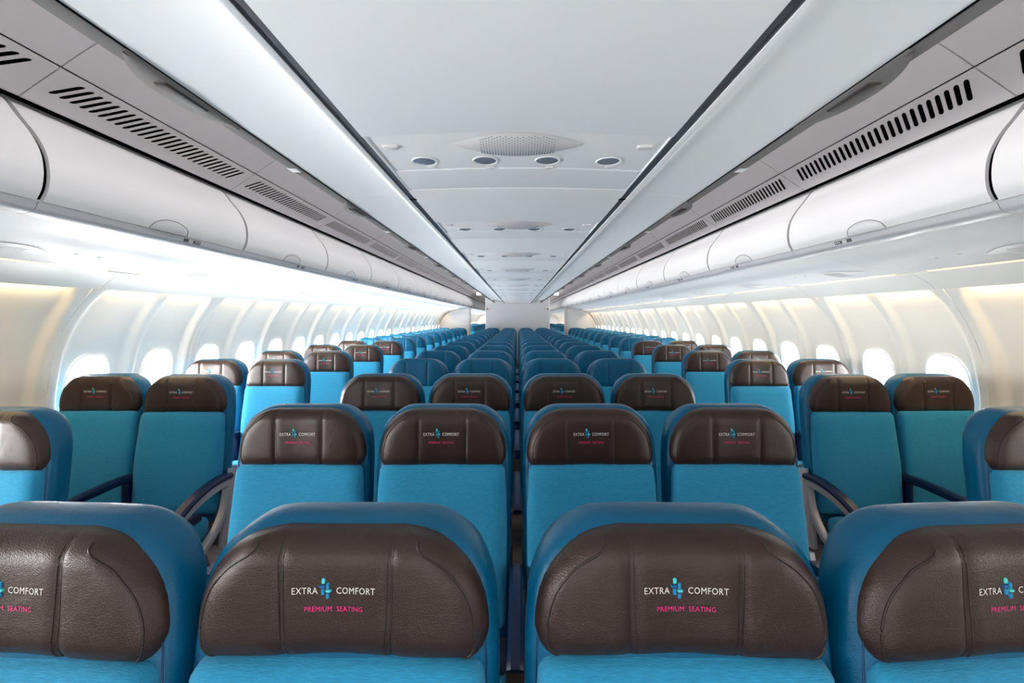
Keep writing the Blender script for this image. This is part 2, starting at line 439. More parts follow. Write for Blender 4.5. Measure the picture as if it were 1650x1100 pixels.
# filler ceiling panels of the centre strip
def arch(x): return 0.4865-0.004*math.cos(x/0.415*math.pi/2)
xs = [-0.415+0.83*i/24 for i in range(25)]
def centre_panel(y0, y1, drop, m='white', bend=0.045):
    V = []; F = []; n = len(xs)
    ch = 0.010
    sec = [(y0, 0.02), (y0, ch), (y0+ch*0.35, ch*0.3), (y0+ch, 0), (y1, 0), (y1, 0.02)]
    for (y, dz) in sec:
        V += [(x, y - bend*math.cos(x/0.415*math.pi/2), EYE+arch(x)-drop+dz) for x in xs]
    m_ = len(sec)
    for j in range(m_):
        k = (j+1) % m_
        F += [(j*n+i, j*n+i+1, k*n+i+1, k*n+i) for i in range(n-1)]
    F += [tuple(j*n for j in range(m_)), tuple(j*n+n-1 for j in range(m_))]
    return MB().add(V, F)
m_bc = centre_panel(0.005, 0.211, 0.003).build('ceiling_panel', 'white2')
m_ca = centre_panel(0.217, P-0.289, 0.005).build('ceiling_panel', 'white')
m_near = centre_panel(0.213, P-0.289, 0.002).build('ceiling_panel', 'white')
m_psu = centre_panel(-0.287, 0, 0.0).build('panel_body', 'white')
YA = 1.49
# reading light: recessed ring + dark lens ; mesh centred on origin, faces down
def reading_light():
    mb = MB(); n = 20; rings = [(0.040, 0.000), (0.038, -0.003), (0.034, -0.002), (0.033, 0.004)]
    V = []; F = []
    for r, z in rings: V += [(r*math.cos(2*math.pi*k/n), r*math.sin(2*math.pi*k/n), z) for k in range(n)]
    for i in range(len(rings)-1): F += [(i*n+k, i*n+(k+1) % n, (i+1)*n+(k+1) % n, (i+1)*n+k) for k in range(n)]
    mb.add(V, F, 0)
    ring = mb.build('bezel', 'white')
    V = [(0.0332*math.cos(2*math.pi*k/n), 0.0332*math.sin(2*math.pi*k/n), -0.0005) for k in range(n)]+[(0.018*math.cos(2*math.pi*k/n), 0.018*math.sin(2*math.pi*k/n)+0.004, -0.004) for k in range(n)]
    F = [(k, (k+1) % n, n+(k+1) % n, n+k) for k in range(n)]+[tuple(range(n, 2*n))]
    return ring, mesh('lens', V, F, 'lens')
rl_ring, rl_lens = reading_light()
def speaker():
    # lens-shaped raised cover with dot grille
    n = 32; V = []; F = []; hw, hy = 0.185, 0.078
    rows = 8
    for j in range(rows+1):
        t = -1+2*j/rows
        for i in range(n+1):
            x = -hw+2*hw*i/n; e = (1-(x/hw)**2)
            y = t*hy*e; z = -0.022*e*(1-t*t)
            V.append((x, y, z+arch(x)-0.483-0.0015))
    for j in range(rows):
        F += [(j*(n+1)+i, j*(n+1)+i+1, (j+1)*(n+1)+i+1, (j+1)*(n+1)+i) for i in range(n)]
    cov = mesh('speaker_cover', V, F, 'bin')
    mb = MB()
    for i in range(-13, 14):
        for j in range(-8, 9):
            x = i*0.0077; y = j*0.0082+(0.004 if i % 2 else 0); e = 1-(x/hw)**2
            if abs(y) > hy*e*0.93: continue
            t = y/(hy*e); z = -0.022*e*(1-t*t)+arch(x)-0.483-0.0022
            mb.disc((x, y, z), 0.0024, 0.0024, n=6)
    return cov, mb.build('speaker_holes', 'lens', False)
sp_cov, sp_dots = speaker()
knob_me = MB().box(-0.022, 0.022, -0.011, 0.011, -0.008, 0.002, bev=0.005).build('button', 'bin')
dot_me = MB().box(-0.012, 0.012, -0.006, 0.006, -0.004, 0.001, bev=0.002).build('button', 'bin')
for k in range(-2, 13):
    y = YA+k*P
    if y > YB-0.2: break
    obj('ceiling_panel', m_bc, ceiling, (0, y, 0)); obj('ceiling_panel', m_ca, ceiling, (0, y, 0))
    r = obj('service_panel', None, loc=(0, y, 0), cat='service panel', group='service panels over the centre seats',
            label='white centre ceiling service panel with four reading lights, %s' % ('overhead the camera' if k < 0 else ('nearest in view' if k == 0 else '%s back along the ceiling' % ORD[k])))
    obj('panel_body', m_psu, r)
    if k < -1: continue
    sc_ = obj('speaker_cover', sp_cov, r, (0, -0.240, EYE+0.483)); 
    if k < 5: obj('speaker_holes', sp_dots, sc_, kind='stuff')
    for i, x in enumerate((-0.287, -0.099, 0.091, 0.281)):
        l = obj('reading_light', rl_ring, r, (x, -0.098-(0.012 if i in (1, 2) else 0), EYE+arch(x)-0.001))
        obj('lens', rl_lens, l)
        if k < 4: obj('call_button', dot_me, r, (x+0.012, -0.045, EYE+arch(x)))
    for s in (-1, 1): obj('button', knob_me, r, (s*0.36, -0.215, EYE+arch(s*0.36)))

# latch strips along the edge of the centre bins
strip_prof = [(0.706, 0.489), (0.715, 0.486), (0.746, 0.4868), (0.748, 0.490), (0.747, 0.515)]
def latch_parts(sx):
    st = extr(strip_prof, 0.003, P-0.003, 0.004, sx=sx)
    extr([(0.740, 0.517), (0.748, 0.53), (0.750, 0.70), (0.725, 0.95)], 0.003, P-0.003, 0.006, sx=sx, mb=st)
    strip = st.build('bin_lip', 'strip')
    edge = extr([(0.7055, 0.4875), (0.7085, 0.486)], 0, P, 0.003, sx=sx).build('edge_line', 'dark', False)
    # housing: lens shaped swelling hanging outboard, 0.34 long
    n = 20; V = []; F = []
    for i in range(n+1):
        t = -1+2*i/n; w = 0.006+0.058*(1-abs(t)**2.2)**0.9
        y = t*0.17
        sec = [(0.7075, 0.486), (0.716, 0.481), (0.709+w*0.8, 0.482), (0.709+w, 0.4835), (0.709+w*0.98, 0.505), (0.708, 0.505)]
        V += [(sx*a, y, EYE+b) for a, b in sec]
    m_ = 6
    for i in range(n): F += [(i*m_+q, i*m_+(q+1) % m_, (i+1)*m_+(q+1) % m_, (i+1)*m_+q) for q in range(m_)]
    F += [tuple(range(m_)), tuple(range(n*m_, n*m_+m_))]
    hous = mesh('latch_housing', V, F, 'strip')
    hb = MB().box(*sorted((sx*0.717, sx*0.747)), -0.065, 0.065, EYE+0.4775, EYE+0.488, bev=0.006).build('latch_handle', 'latch')
    tick = MB().box(*sorted((sx*0.722, sx*0.752)), -0.02, 0.02, EYE+0.486, EYE+0.50, bev=0.002).build('end_cap', 'white')
    return strip, edge, hous, hb, tick
LP = {s: latch_parts(s) for s in (-1, 1)}
SL = {-1: 'left aisle', 1: 'right aisle'}
for s in (-1, 1):
    for k in range(-2, 13):
        y = 0.452+k*P
        r = obj('centre_bin', None, loc=(0, y, 0), cat='overhead bin', group='centre overhead bins',
                label='centre overhead bin lip and latch along the %s, %s' % (SL[s], 'behind the camera' if k < 0 else '%s from the camera' % ORD[k]))
        strip, edge, hous, hb, tick = LP[s]
        obj('bin_lip', strip, r); obj('edge_line', edge, r)
        h = obj('latch_housing', hous, r, (0, P/2, 0)); obj('latch_handle', hb, h)
        obj('end_cap', tick, r, (0, P-0.03, 0))
# ------------------------------------------------------------------ outboard bins
door_prof = smooth_pts([(1.662, 0.722), (1.630, 0.694), (1.595, 0.648), (1.545, 0.585), (1.514, 0.525), (1.504, 0.463), (1.510, 0.41), (1.528, 0.374)], 6)
bar_prof = smooth_pts([(1.530, 0.370), (1.548, 0.372), (1.556, 0.366), (1.556, 0.352), (1.566, 0.340), (1.585, 0.334)], 4)
def bin_parts(sx):
    G = 0.010
    door = extr(door_prof, G, P-G, 0.012, sx=sx).build('bin_door', 'bin')
    seal = extr([(a+0.016, b+0.002) for a, b in door_prof], -0.0075, 0.0075, 0.004, sx=sx).build('bin_seal', 'dark')
    bar = extr([(1.529, 0.371), (1.536, 0.364), (1.540, 0.352), (1.552, 0.342), (1.572, 0.335), (1.60, 0.333)], 0.0015, P-0.0015, 0.012, sx=sx).build('hand_rail', 'bar')
    # half-moon finger cup standing proud of the door bottom
    n = 24; V = []; F = []
    for i in range(n+1):
        t = -1+2*i/n; hh = 0.048*max(0, 1-t*t)**0.5
        y = t*0.105
        for q in range(6):
            f = q/5; h = 0.374+hh*f; xw = interp(-h, [-p[1] for p in door_prof], [p[0] for p in door_prof])
            V.append((sx*(xw-0.002-0.010*math.sin(math.pi*0.5*(1-f))*(1-t*t)**0.5 if abs(t) < 1 else xw-0.002), y, EYE+h))
    for i in range(n): F += [(i*6+q, i*6+q+1, (i+1)*6+q+1, (i+1)*6+q) for q in range(5)]
    cup = mesh('handle', V, F, 'bar')
    # dark outline of the cup
    pts = []
    for i in range(n+1):
        t = -1+2*i/n; h = 0.374+0.049*max(0, 1-t*t)**0.5
        xw = interp(-h, [-p[1] for p in door_prof], [p[0] for p in door_prof]); pts.append((sx*(xw-0.002), t*0.107, EYE+h))
    rim = MB().tube(pts, 0.0016, 5).build('handle_rim', 'strip')
    pl = MB(); 
    V = [(sx*1.5385, -0.022, EYE+0.352), (sx*1.5385, 0.022, EYE+0.352), (sx*1.533, 0.022, EYE+0.3665), (sx*1.533, -0.022, EYE+0.3665)]
    pl = mesh('row_placard', [(v[0]-sx*0.002, v[1], v[2]) for v in V]+[(v[0]+sx*0.002, v[1], v[2]) for v in V], [(0, 1, 2, 3), (4, 5, 6, 7), (0, 1, 5, 4), (1, 2, 6, 5), (2, 3, 7, 6), (3, 0, 4, 7)], 'placard', False)
    # small light marks on the placard
    mk = MB()
    for j in range(3):
        yy = -0.013+j*0.012
        mk.add([(sx*1.5350, yy, EYE+0.356), (sx*1.5350, yy+0.006, EYE+0.356), (sx*1.5314, yy+0.006, EYE+0.3635), (sx*1.5314, yy, EYE+0.3635)], [(0, 1, 2, 3)])
    mk = mk.build('placard_marks', 'bar', False)
    return door, seal, bar, cup, rim, pl, mk
BP = {s: bin_parts(s) for s in (-1, 1)}
SN = {-1: 'left', 1: 'right'}
for s in (-1, 1):
    for k in range(-3, 25):
        y = J0+k*P
        far = k > 11
        r = obj('overhead_bin', None, loc=(0, y, 0), cat='overhead bin', group='overhead bins above the %s window seats' % SN[s] if not far else 'overhead bins of the rear cabin',
                label=('white outboard overhead bin above the %s windows, %s' % (SN[s], 'outside the frame' if k < -1 else ('cut by the frame edge' if k == -1 else '%s full one' % ORD[k]))) if not far
                else 'small far white overhead bin beyond the dividing partition on the %s' % SN[s])
        door, seal, bar, cup, rim, pl, mk = BP[s]
        obj('bin_door', door, r); obj('bin_seal', seal, r); obj('hand_rail', bar, r)
        h = obj('handle', cup, r, (0, P/2, 0)); obj('handle_rim', rim, h)
        p_ = obj('row_placard', pl, r, (0, P/2+0.185, 0)); 
        if k < 4: obj('placard_marks', mk, p_)
        sm = obj('seat_letter_plate', pl, r, (0, P/2+0.115, 0.0)); sm.scale = (1, 0.6, 1)
# carcass behind the bin doors
for s in (-1, 1):
    tn += 2
    obj('trim_%d' % tn, extr([(1.56, 0.76), (1.61, 0.745), (1.68, 0.728), (1.66, 0.66), (1.63, 0.58), (1.60, 0.47), (1.62, 0.36)], YN, YF, 0.01, sx=s).build('bin_carcass', 'dark', False), kind='structure')
# ------------------------------------------------------------------ soffit with window-seat service units
sof = smooth_pts([(1.60, 0.335), (1.68, 0.334), (1.78, 0.322), (1.88, 0.290), (2.00, 0.272), (2.10, 0.257), (2.16, 0.250)], 5)
sof_me = {s: extr(sof, 0.0015, P-0.0015, 0.008, sx=s).build('ceiling_panel', 'soffit') for s in (-1, 1)}
def sh_(x): return interp(x, [p[0] for p in sof], [p[1] for p in sof])
def unit(sx):
    n = 28; V = []; F = []; hw = 0.09; hy = 0.19
    for j in range(9):
        t = -1+2*j/8
        for i in range(n+1):
            y = -hy+2*hy*i/n; e = 1-(y/hy)**2; x = 2.0+t*hw*e
            V.append((sx*x, y, EYE+sh_(x)-0.002-0.008*e*(1-t*t)))
    for j in range(8): F += [(j*(n+1)+i, j*(n+1)+i+1, (j+1)*(n+1)+i+1, (j+1)*(n+1)+i) for i in range(n)]
    c = mesh('unit_cover', V, F, 'bin')
    lines = MB()
    for i in range(-5, 6):
        y = i*0.012
        lines.tube([(sx*(2.0+q*0.06), y, EYE+sh_(2.0+q*0.06)-0.0035-0.008*(1-(y/hy)**2)*(1-(q*0.06/hw)**2)) for q in (-1, -0.5, 0, 0.5, 1)], 0.0012, 4)
    g = lines.build('unit_grille', 'white2', False)
    return c, g
UN = {s: unit(s) for s in (-1, 1)}
cl_me = {s: extr([(2.163, 0.2495), (2.183, 0.246)], 0.10, P-0.12, 0.01, sx=s).build('cove_light', 'cove', False) for s in (-1, 1)}
for s in (-1, 1):
    for k in range(-3, 25):
        y = J0+k*P
        obj('ceiling_panel', sof_me[s], ceiling, (0, y, 0))
        far = k > 11
        obj('cove_light', cl_me[s], loc=(0, y, 0), cat='light', group='warm cove lights', label=('thin warm cove light strip above the %s wall, %s' % (SN[s], 'out of frame' if k < 0 else '%s from the camera' % ORD[k])) if not far
            else 'far warm cove light strip in the rear cabin on the %s' % SN[s])
        obj('trim_segment', extr([(2.155, 0.252), (2.19, 0.245)], 0.0015, P-0.0015, 0.004, sx=s).build('trim_segment', 'white2', False), ceiling, (0, y, 0.004)) if k > 12 or k < -2 else None
        if not far:
            r = obj('window_service_unit', None, loc=(0, y+P*0.27, 0), cat='service panel', group='service units above the window seats',
                    label='almond-shaped white service unit above the %s window seats, %s' % (SN[s], 'out of frame' if k < 0 else '%s from the camera' % ORD[k]))
            obj('unit_cover', UN[s][0], r); obj('unit_grille', UN[s][1], r)
            for yy in (0.25, 0.36):
                l = obj('reading_light', rl_ring, r, (s*1.95, yy, EYE+sh_(1.95)+0.003)); l.scale = (0.6, 0.6, 0.6); obj('lens', rl_lens, l)
    tn += 2
    obj('trim_%d' % tn, extr([(2.155, 0.262), (2.20, 0.254)], YN, YF, 0.004, sx=s).build('cove_channel', 'white2', False), kind='structure')

# ------------------------------------------------------------------ bulkheads
cb = obj('wall_centre', MB().box(-1.055, 1.055, YB, YB+0.05, 0, EYE+0.98).build('wall_centre', 'bulk', False), kind='structure')
for s in (-1, 1):
    obj('bulkhead_panel', MB().box(*sorted((s*0.006, s*1.03)), YB-0.012, YB, 0.1, EYE+0.46, bev=0.003).build('bulkhead_panel', 'bulk', False), cb)
    obj('bulkhead_edge', MB().box(*sorted((s*1.03, s*1.06)), YB-0.02, YB+0.06, 0, EYE+0.95, bev=0.006).build('bulkhead_edge', 'white', False), cb)
def icon(mb, x, z, s_):
    mb.tube([(x+s_*math.cos(a*math.pi/6), YB-0.016, z+s_*math.sin(a*math.pi/6)) for a in range(12)], 0.008, 5, closed=True)
for s, nm in ((-1, 'left'), (1, 'right')):
    r = obj('placard', MB().box(s*0.955-0.075, s*0.955+0.075, YB-0.016, YB-0.012, EYE+0.255, EYE+0.325).build('placard', 'bulk', False), cat='sign', label='small pictogram placard at the top %s corner of the centre bulkhead' % nm, group='pictogram placards')
    mb = MB(); icon(mb, s*0.955+s*0.04, EYE+0.29, 0.02); mb.box(s*0.955+s*0.04-0.012, s*0.955+s*0.04+0.012, YB-0.018, YB-0.016, EYE+0.283, EYE+0.297)
    obj('red_symbol', mb.build('red_symbol', 'red', False), r, label='red round symbol')
    mb = MB(); c = s*0.955-s*0.035
    mb.box(c-0.03, c+0.03, YB-0.018, YB-0.0165, EYE+0.308, EYE+0.314); mb.box(c-0.03, c+0.03, YB-0.018, YB-0.0165, EYE+0.266, EYE+0.272)
    mb.box(c-0.03, c-0.024, YB-0.018, YB-0.0165, EYE+0.266, EYE+0.314); mb.box(c+0.024, c+0.03, YB-0.018, YB-0.0165, EYE+0.266, EYE+0.314)
    obj('square_symbol', mb.build('square_symbol', 'placard', False), r, label='dark square symbol')
    # lit sign in the aisle
    r = obj('exit_sign', MB().box(s*1.21-0.12, s*1.21+0.12, YB-0.25, YB-0.18, EYE+0.735, EYE+0.835, bev=0.01).build('sign_housing', 'exit'), cat='sign', label='glowing white sign under the ceiling of the %s' % SL[s], group='lit aisle signs')
    obj('mounting_bracket', MB().box(s*1.21-0.05, s*1.21+0.05, YB-0.23, YB-0.20, EYE+0.835, EYE+0.95).build('mounting_bracket', 'strip', False), r)
    # side partition behind the window seats
    def yz(pts, y0, y1):
        n = len(pts); V = [(s*a, y0, EYE+b) for a, b in pts]+[(s*a, y1, EYE+b) for a, b in pts]
        return MB().add(V, [tuple(range(n)), tuple(range(n, 2*n))]+[(k, (k+1) % n, n+(k+1) % n, n+k) for k in range(n)])
    r = obj('partition_%s' % nm, yz([(1.60, 0.325), (1.9, 0.28), (2.16, 0.235), (2.33, 0.14), (2.50, -0.05), (2.59, -0.3), (2.6, -0.6), (2.5, -1.5), (1.60, -1.5)], YB, YB+0.04).build('partition', 'bulk', False), kind='structure')
    obj('partition_post', MB().box(*sorted((s*1.545, s*1.605)), YB-0.03, YB+0.07, 0, EYE+0.60, bev=0.012).build('partition_post', 'edge'), r)
    cu = MB()
    for j in range(4): cu.tube([(s*(1.62-0.012*j), YB+0.10+0.02*(j % 2), z_) for z_ in (EYE+0.0, EYE+0.15, EYE+0.31)], 0.014, 8)
    obj('curtain', cu.build('curtain', 'latch'), cat='curtain', label='gathered dark curtain by the top of the %s partition' % nm, group='aisle curtains')

# ------------------------------------------------------------------ seats
TILT = 0.12; HZ = 1.5-0.316-0.219   # headrest bottom
def lean(y, z): return y-(1.07-z)*TILT
HOUT_Z = [0, 0.008, 0.0186, 0.035, 0.056, 0.108, 0.152, 0.186, 0.206, 0.2145, 0.219]
HOUT_W = [0.186, 0.208, 0.2205, 0.2275, 0.2305, 0.2225, 0.2035, 0.1765, 0.148, 0.122, 0.095]
zz = smooth_pts(list(zip(HOUT_Z, HOUT_W)), 4)
def hw_at(z, hs=1.0): return interp(z/hs, [p[0] for p in zz], [p[1] for p in zz])
def inset(x, z, hs):
    """rough distance inside the outline (metres)"""
    w = hw_at(z, hs); d1 = (w-abs(x))
    top = 0.219*hs-0.012*0-z; d2 = top + (0.0 if abs(x) < 0.095 else 0)
    slope = 1.0
    if z > 0.15*hs: slope = 0.72
    return max(0, min(d1*slope, d2, z))
SEAM = 0.083
def front_y(x, z, hs=1.0):
    d = inset(x, z, hs)
    e = min(1, d/0.045); round_ = math.sqrt(max(0, 1-(1-e)**2))
    y = -0.042*round_
    # gentle central hollow and fuller cheeks
    y += 0.006*math.exp(-(x/0.07)**2)
    y += 0.0045*math.exp(-((abs(x)-SEAM)/0.006)**2)*round_
    y += 0.010*(abs(x)/0.23)**4
    return y
def headrest_mesh(m, hs=1.0):
    a = [-1, -.992, -.97, -.93, -.88, -.80, -.70, -.58, -.45, -.32, -.2, -.1, -0.045, -0.0, 0.06, .12, .2, .35, .5]
    # columns as (region, t)
    cols = []
    L_ = [0, .012, .035, .07, .12, .2, .3, .42, .55, .68, .8, .88, .94, .975, 1]
    for t in L_: cols.append(('o', -1, t))
    for t in (-.94, -.86, -.7, -.45, -.2, 0, .2, .45, .7, .86, .94): cols.append(('i', 0, t))
    for t in reversed(L_): cols.append(('o', 1, t))
    rows = [0, .003, .008, .015, .024, .035, .05, .07, .09, .11, .13, .15, .165, .18, .19, .2, .207, .212, .216, .219]
    V = []; F = []; nc = len(cols)
    def X(c, z):
        w = hw_at(z, hs)
        if c[0] == 'i': return c[2]*SEAM
        return c[1]*(w-(w-SEAM)*c[2])
    for z_ in rows:
        z = z_*hs
        for c in cols:
            x = X(c, z); y = front_y(x, z, hs)
            sag = 0.006*(x/0.2)**2*(1-z/(0.219*hs)) - 0.003*(1-z/(0.219*hs))
            V.append((x, y+0.042, z-sag))
    nf = len(V)
    for z_ in rows:
        z = z_*hs
        for c in cols:
            sag = 0.006*(X(c, z)/0.2)**2*(1-z/(0.219*hs)) - 0.003*(1-z/(0.219*hs))
            V.append((X(c, z), 0.062, z-sag))
    nr = len(rows)
    for j in range(nr-1):
        for i in range(nc-1):
            F += [(j*nc+i, j*nc+i+1, (j+1)*nc+i+1, (j+1)*nc+i), (nf+j*nc+i, nf+(j+1)*nc+i, nf+(j+1)*nc+i+1, nf+j*nc+i+1)]
    for j in range(nr-1):
        F += [(j*nc, (j+1)*nc, nf+(j+1)*nc, nf+j*nc), (j*nc+nc-1, nf+j*nc+nc-1, nf+(j+1)*nc+nc-1, (j+1)*nc+nc-1)]
    for i in range(nc-1):
        F += [(i, nf+i, nf+i+1, i+1), ((nr-1)*nc+i, (nr-1)*nc+i+1, nf+(nr-1)*nc+i+1, nf+(nr-1)*nc+i)]
    me = mesh('headrest', V, F, m)
    try: me.set_sharp_from_angle(angle=math.radians(70))
    except Exception: pass
    return me
from mathutils.bvhtree import BVHTree
def bvh_of(me): return BVHTree.FromPolygons([v.co.copy() for v in me.vertices], [tuple(p.vertices) for p in me.polygons])
def proj(b, x, z, off=0.0):
    for k in range(6):
        h = b.ray_cast(Vector((x, -1, z)), Vector((0, 1, 0)))
        if h[0] is not None: return Vector((x, h[0].y-off, z))
        x *= 0.985; z = z*0.985
    return Vector((x, 0.05, z))
def piping_meshes(m, b, hs=1.0):
    out = []
    for s in (-1, 1):
        mb = MB()
        for dx in (-0.0038, 0.0038):
            mb.tube([proj(b, s*(SEAM-0.006*(1-q/16)**2)+dx, hs*(0.004+0.209*q/16), 0.0002) for q in range(17)], 0.0010, 5)
        out.append(mb.build('seam_piping', m))
        pts = smooth_pts([(0.190, 0.004), (0.2045, 0.020), (0.209, 0.045), (0.2075, 0.075), (0.199, 0.110), (0.183, 0.142), (0.160, 0.168), (0.136, 0.186), (0.124, 0.197), (0.122, 0.208)], 4)
        out.append(MB().tube([proj(b, s*x, z*hs, 0.0002) for x, z in pts], 0.0018, 6).build('edge_piping', m))
    return out
hr_b, hr_u = headrest_mesh('brown', 0.95), headrest_mesh('blueL', 1.06)
bv_b = bvh_of(hr_b); pp_b = piping_meshes('brownseam', bv_b, 0.95)
def text_mesh(txt, size, x0, x1, zc, m, bold):
    cu = bpy.data.curves.new('t', 'FONT'); cu.body = txt; cu.size = size; cu.resolution_u = 2; cu.offset = bold; cu.space_character = 1.08
    o = bpy.data.objects.new('t', cu); COL.objects.link(o)
    dg = bpy.context.evaluated_depsgraph_get(); me = bpy.data.meshes.new_from_object(o.evaluated_get(dg)); bpy.data.objects.remove(o)
    xs_ = [v.co.x for v in me.vertices]; ys_ = [v.co.y for v in me.vertices]
    sx = (x1-x0)/(max(xs_)-min(xs_)); ym = (max(ys_)+min(ys_))/2; a = min(xs_); out = []
    bm = bmesh.new(); bm.from_mesh(me)
    bmesh.ops.triangulate(bm, faces=bm.faces)
    for v in bm.verts:
        x = x0+(v.co.x-a)*sx; z = zc+(v.co.y-ym); v.co = proj(bv_b, x, z, 0.0010)
    bm.normal_update(); bm.to_mesh(me); bm.free(); me.materials.clear(); me.materials.append(M[m]); return me
TZ = 0.0145
tE = text_mesh('EXTRA', 0.0150, -0.064, -0.026, 0.1095+TZ, 'txt_white', 0.0)
tC = text_mesh('COMFORT', 0.0150, 0.002, 0.061, 0.1095+TZ, 'txt_white', 0.0)
tP = text_mesh('PREMIUM  SEATING', 0.0112, -0.045, 0.042, 0.0805+TZ, 'txt_pink', 0.0)
def logo_mesh():
    mb = MB()
    for cx, cy, w, h, mi in ((645, 220, 62, 104, 0), (715, 305, 54, 130, 2), (640, 400, 58, 124, 2), (628, 305, 112, 50, 1), (715, 470, 58, 100, 2), (728, 385, 100, 50, 0)):
        X = 470+cx/10.31; Y = 910+cy/10.31; x = (X-551)/1038; z = 0.110+TZ-(Y-946)/1038; a = w/10.31/1038/2; b = h/10.31/1038/2
        r = min(a, b); V = []
        for k in range(16):
            t = 2*math.pi*k/16; u = r*math.cos(t); v = r*math.sin(t)
            V.append((x+u+math.copysign(a-r, u), z+v+math.copysign(b-r, v)))
        n = 16; off = 0.0008+0.0003*mi
        if w > h: off += 0.0008
        W = [proj(bv_b, *p) for p in V]+[proj(bv_b, x+(p[0]-x)*0.8, z+(p[1]-z)*0.8, off+0.0008) for p in V]
        mb.add(W, [tuple(range(n, 2*n))]+[(k, (k+1) % n, n+(k+1) % n, n+k) for k in range(n)], mi)
    return mb.build('embroidered_emblem', ['t1', 't2', 't3'])
lg = logo_mesh()
# shell: rounded hood behind headrest down to the seat
SH_D = [0, 0.004, 0.012, 0.03, 0.054, 0.10, 0.16, 0.24, 0.40, 0.55, 0.70, 0.80]
SH_W = [0.115, 0.138, 0.158, 0.185, 0.210, 0.232, 0.241, 0.244, 0.243, 0.242, 0.236, 0.232]
def shell_mesh(hs=1.0):
    top = 1.178; ds = [0, .002, .006, .012, .02, .03, .042, .056, .075, .1, .13, .16, .2, .28, .4, .55, .7, .78]
    sp = smooth_pts(list(zip(SH_D, SH_W)), 4)
    V = []; F = []; n = 28
    # section loop in (x,y) for every height: front edge y=.035, back y=.14 near top .. .12
    for d in ds:
        w = interp(d, [p[0] for p in sp], [p[1] for p in sp]); z = top-d
        e = min(1, d/0.05); rr = math.sqrt(max(0, 1-(1-e)**2)); half = 0.012+0.045*rr; yc = 0.088
        ww = w
        for k in range(n):
            t = 2*math.pi*(k+0.5)/n; c, s_ = math.cos(t), math.sin(t); p = 0.34
            V.append((ww*math.copysign(abs(c)**p, c), lean(yc+half*math.copysign(abs(s_)**0.55, s_), z), z))
    for j in range(len(ds)-1): F += [(j*n+k, j*n+(k+1) % n, (j+1)*n+(k+1) % n, (j+1)*n+k) for k in range(n)]
    F += [tuple(range(n)), tuple(range((len(ds)-1)*n, len(ds)*n))]
    me = mesh('seat_back_shell', V, F, 'blueL')
    return me
def shell_seam():
    b = bvh_of(shell_me)
    half = smooth_pts([(0.0, 1.164), (0.10, 1.163), (0.145, 1.151), (0.180, 1.123), (0.206, 1.078), (0.220, 1.02), (0.226, 0.95), (0.226, 0.86)], 5)
    pts = [(-x, z) for x, z in half[::-1]]+half[1:]
    return MB().tube([proj(b, x, z, 0.0002) for x, z in pts], 0.0018, 5).build('shell_seam', 'blueseam')
def pillow_box(x_hw, y0, y1, z0, z1, r, m, name, fn=None, nx=14, ny=8, nz=14, p=None):
    """superellipsoid-like rounded block"""
    bm = bmesh.new(); bmesh.ops.create_cube(bm, size=2)
    bmesh.ops.subdivide_edges(bm, edges=bm.edges[:], cuts=9, use_grid_fill=True)
    hx, hy, hz = x_hw, (y1-y0)/2, (z1-z0)/2; cy, cz = (y0+y1)/2, (z0+z1)/2
    for v in bm.verts:
        q = [v.co.x*hx, v.co.y*hy, v.co.z*hz]; H = (hx, hy, hz)
        # remap so rows gather near edges
        q = [math.copysign(H[i]*(1-(1-abs(v.co[i]))**1.6), v.co[i]) for i in range(3)]
        inner = [max(-(H[i]-r[i]), min(H[i]-r[i], q[i])) for i in range(3)]
        d = [(q[i]-inner[i])/r[i] for i in range(3)]; L = math.sqrt(sum(k*k for k in d))
        if L > 1: d = [k/L for k in d]
        co_ = Vector([inner[i]+d[i]*r[i] for i in range(3)]); co_.y += cy; co_.z += cz
        if fn: co_ = fn(co_)
        v.co = co_
    me = bpy.data.meshes.new(name); bm.to_mesh(me); bm.free(); me.materials.append(M[m])
    me.polygons.foreach_set('use_smooth', [True]*len(me.polygons)); return me
def bc_fn(v):
    bulge = 0.012*math.cos(v.x/0.225*math.pi/2)*0 + 0.010*math.exp(-((v.z-0.70)/0.12)**2)
    hollow = 0.010*math.exp(-(v.x/0.13)**2)
    if v.y < 0.03: v.y += hollow-bulge
    tap = 1.0-0.03*max(0, (v.z-0.8)/0.2)
    return Vector((v.x*tap, lean(v.y, v.z), v.z))
back_me = pillow_box(0.230, 0.000, 0.095, 0.44, HZ+0.018, (0.035, 0.035, 0.035), 'fabric', 'back_cushion', bc_fn)
seat_me = pillow_box(0.232, -0.56, -0.085, 0.33, 0.465, (0.04, 0.06, 0.05), 'fabric', 'seat_cushion', lambda v: Vector((v.x, v.y, v.z+0.025*max(0, (-v.y-0.3)/0.25) - 0.008*math.exp(-(v.x/0.12)**2)*(v.z > 0.44))))
shell_me = shell_mesh(); seam_me = shell_seam()
pp_u = piping_meshes('blueseam', bvh_of(hr_u), 1.06)
fr = MB(); fr.box(-0.24, 0.24, -0.50, -0.10, 0.28, 0.33, bev=0.01); 
for x in (-0.18, 0.18):
    fr.tube([(x, -0.46, 0.29), (x, -0.42, 0.0)], 0.018, 8); fr.tube([(x, -0.12, 0.29), (x, 0.02, 0.0)], 0.018, 8)
frame_me = fr.build('seat_frame', 'legs')
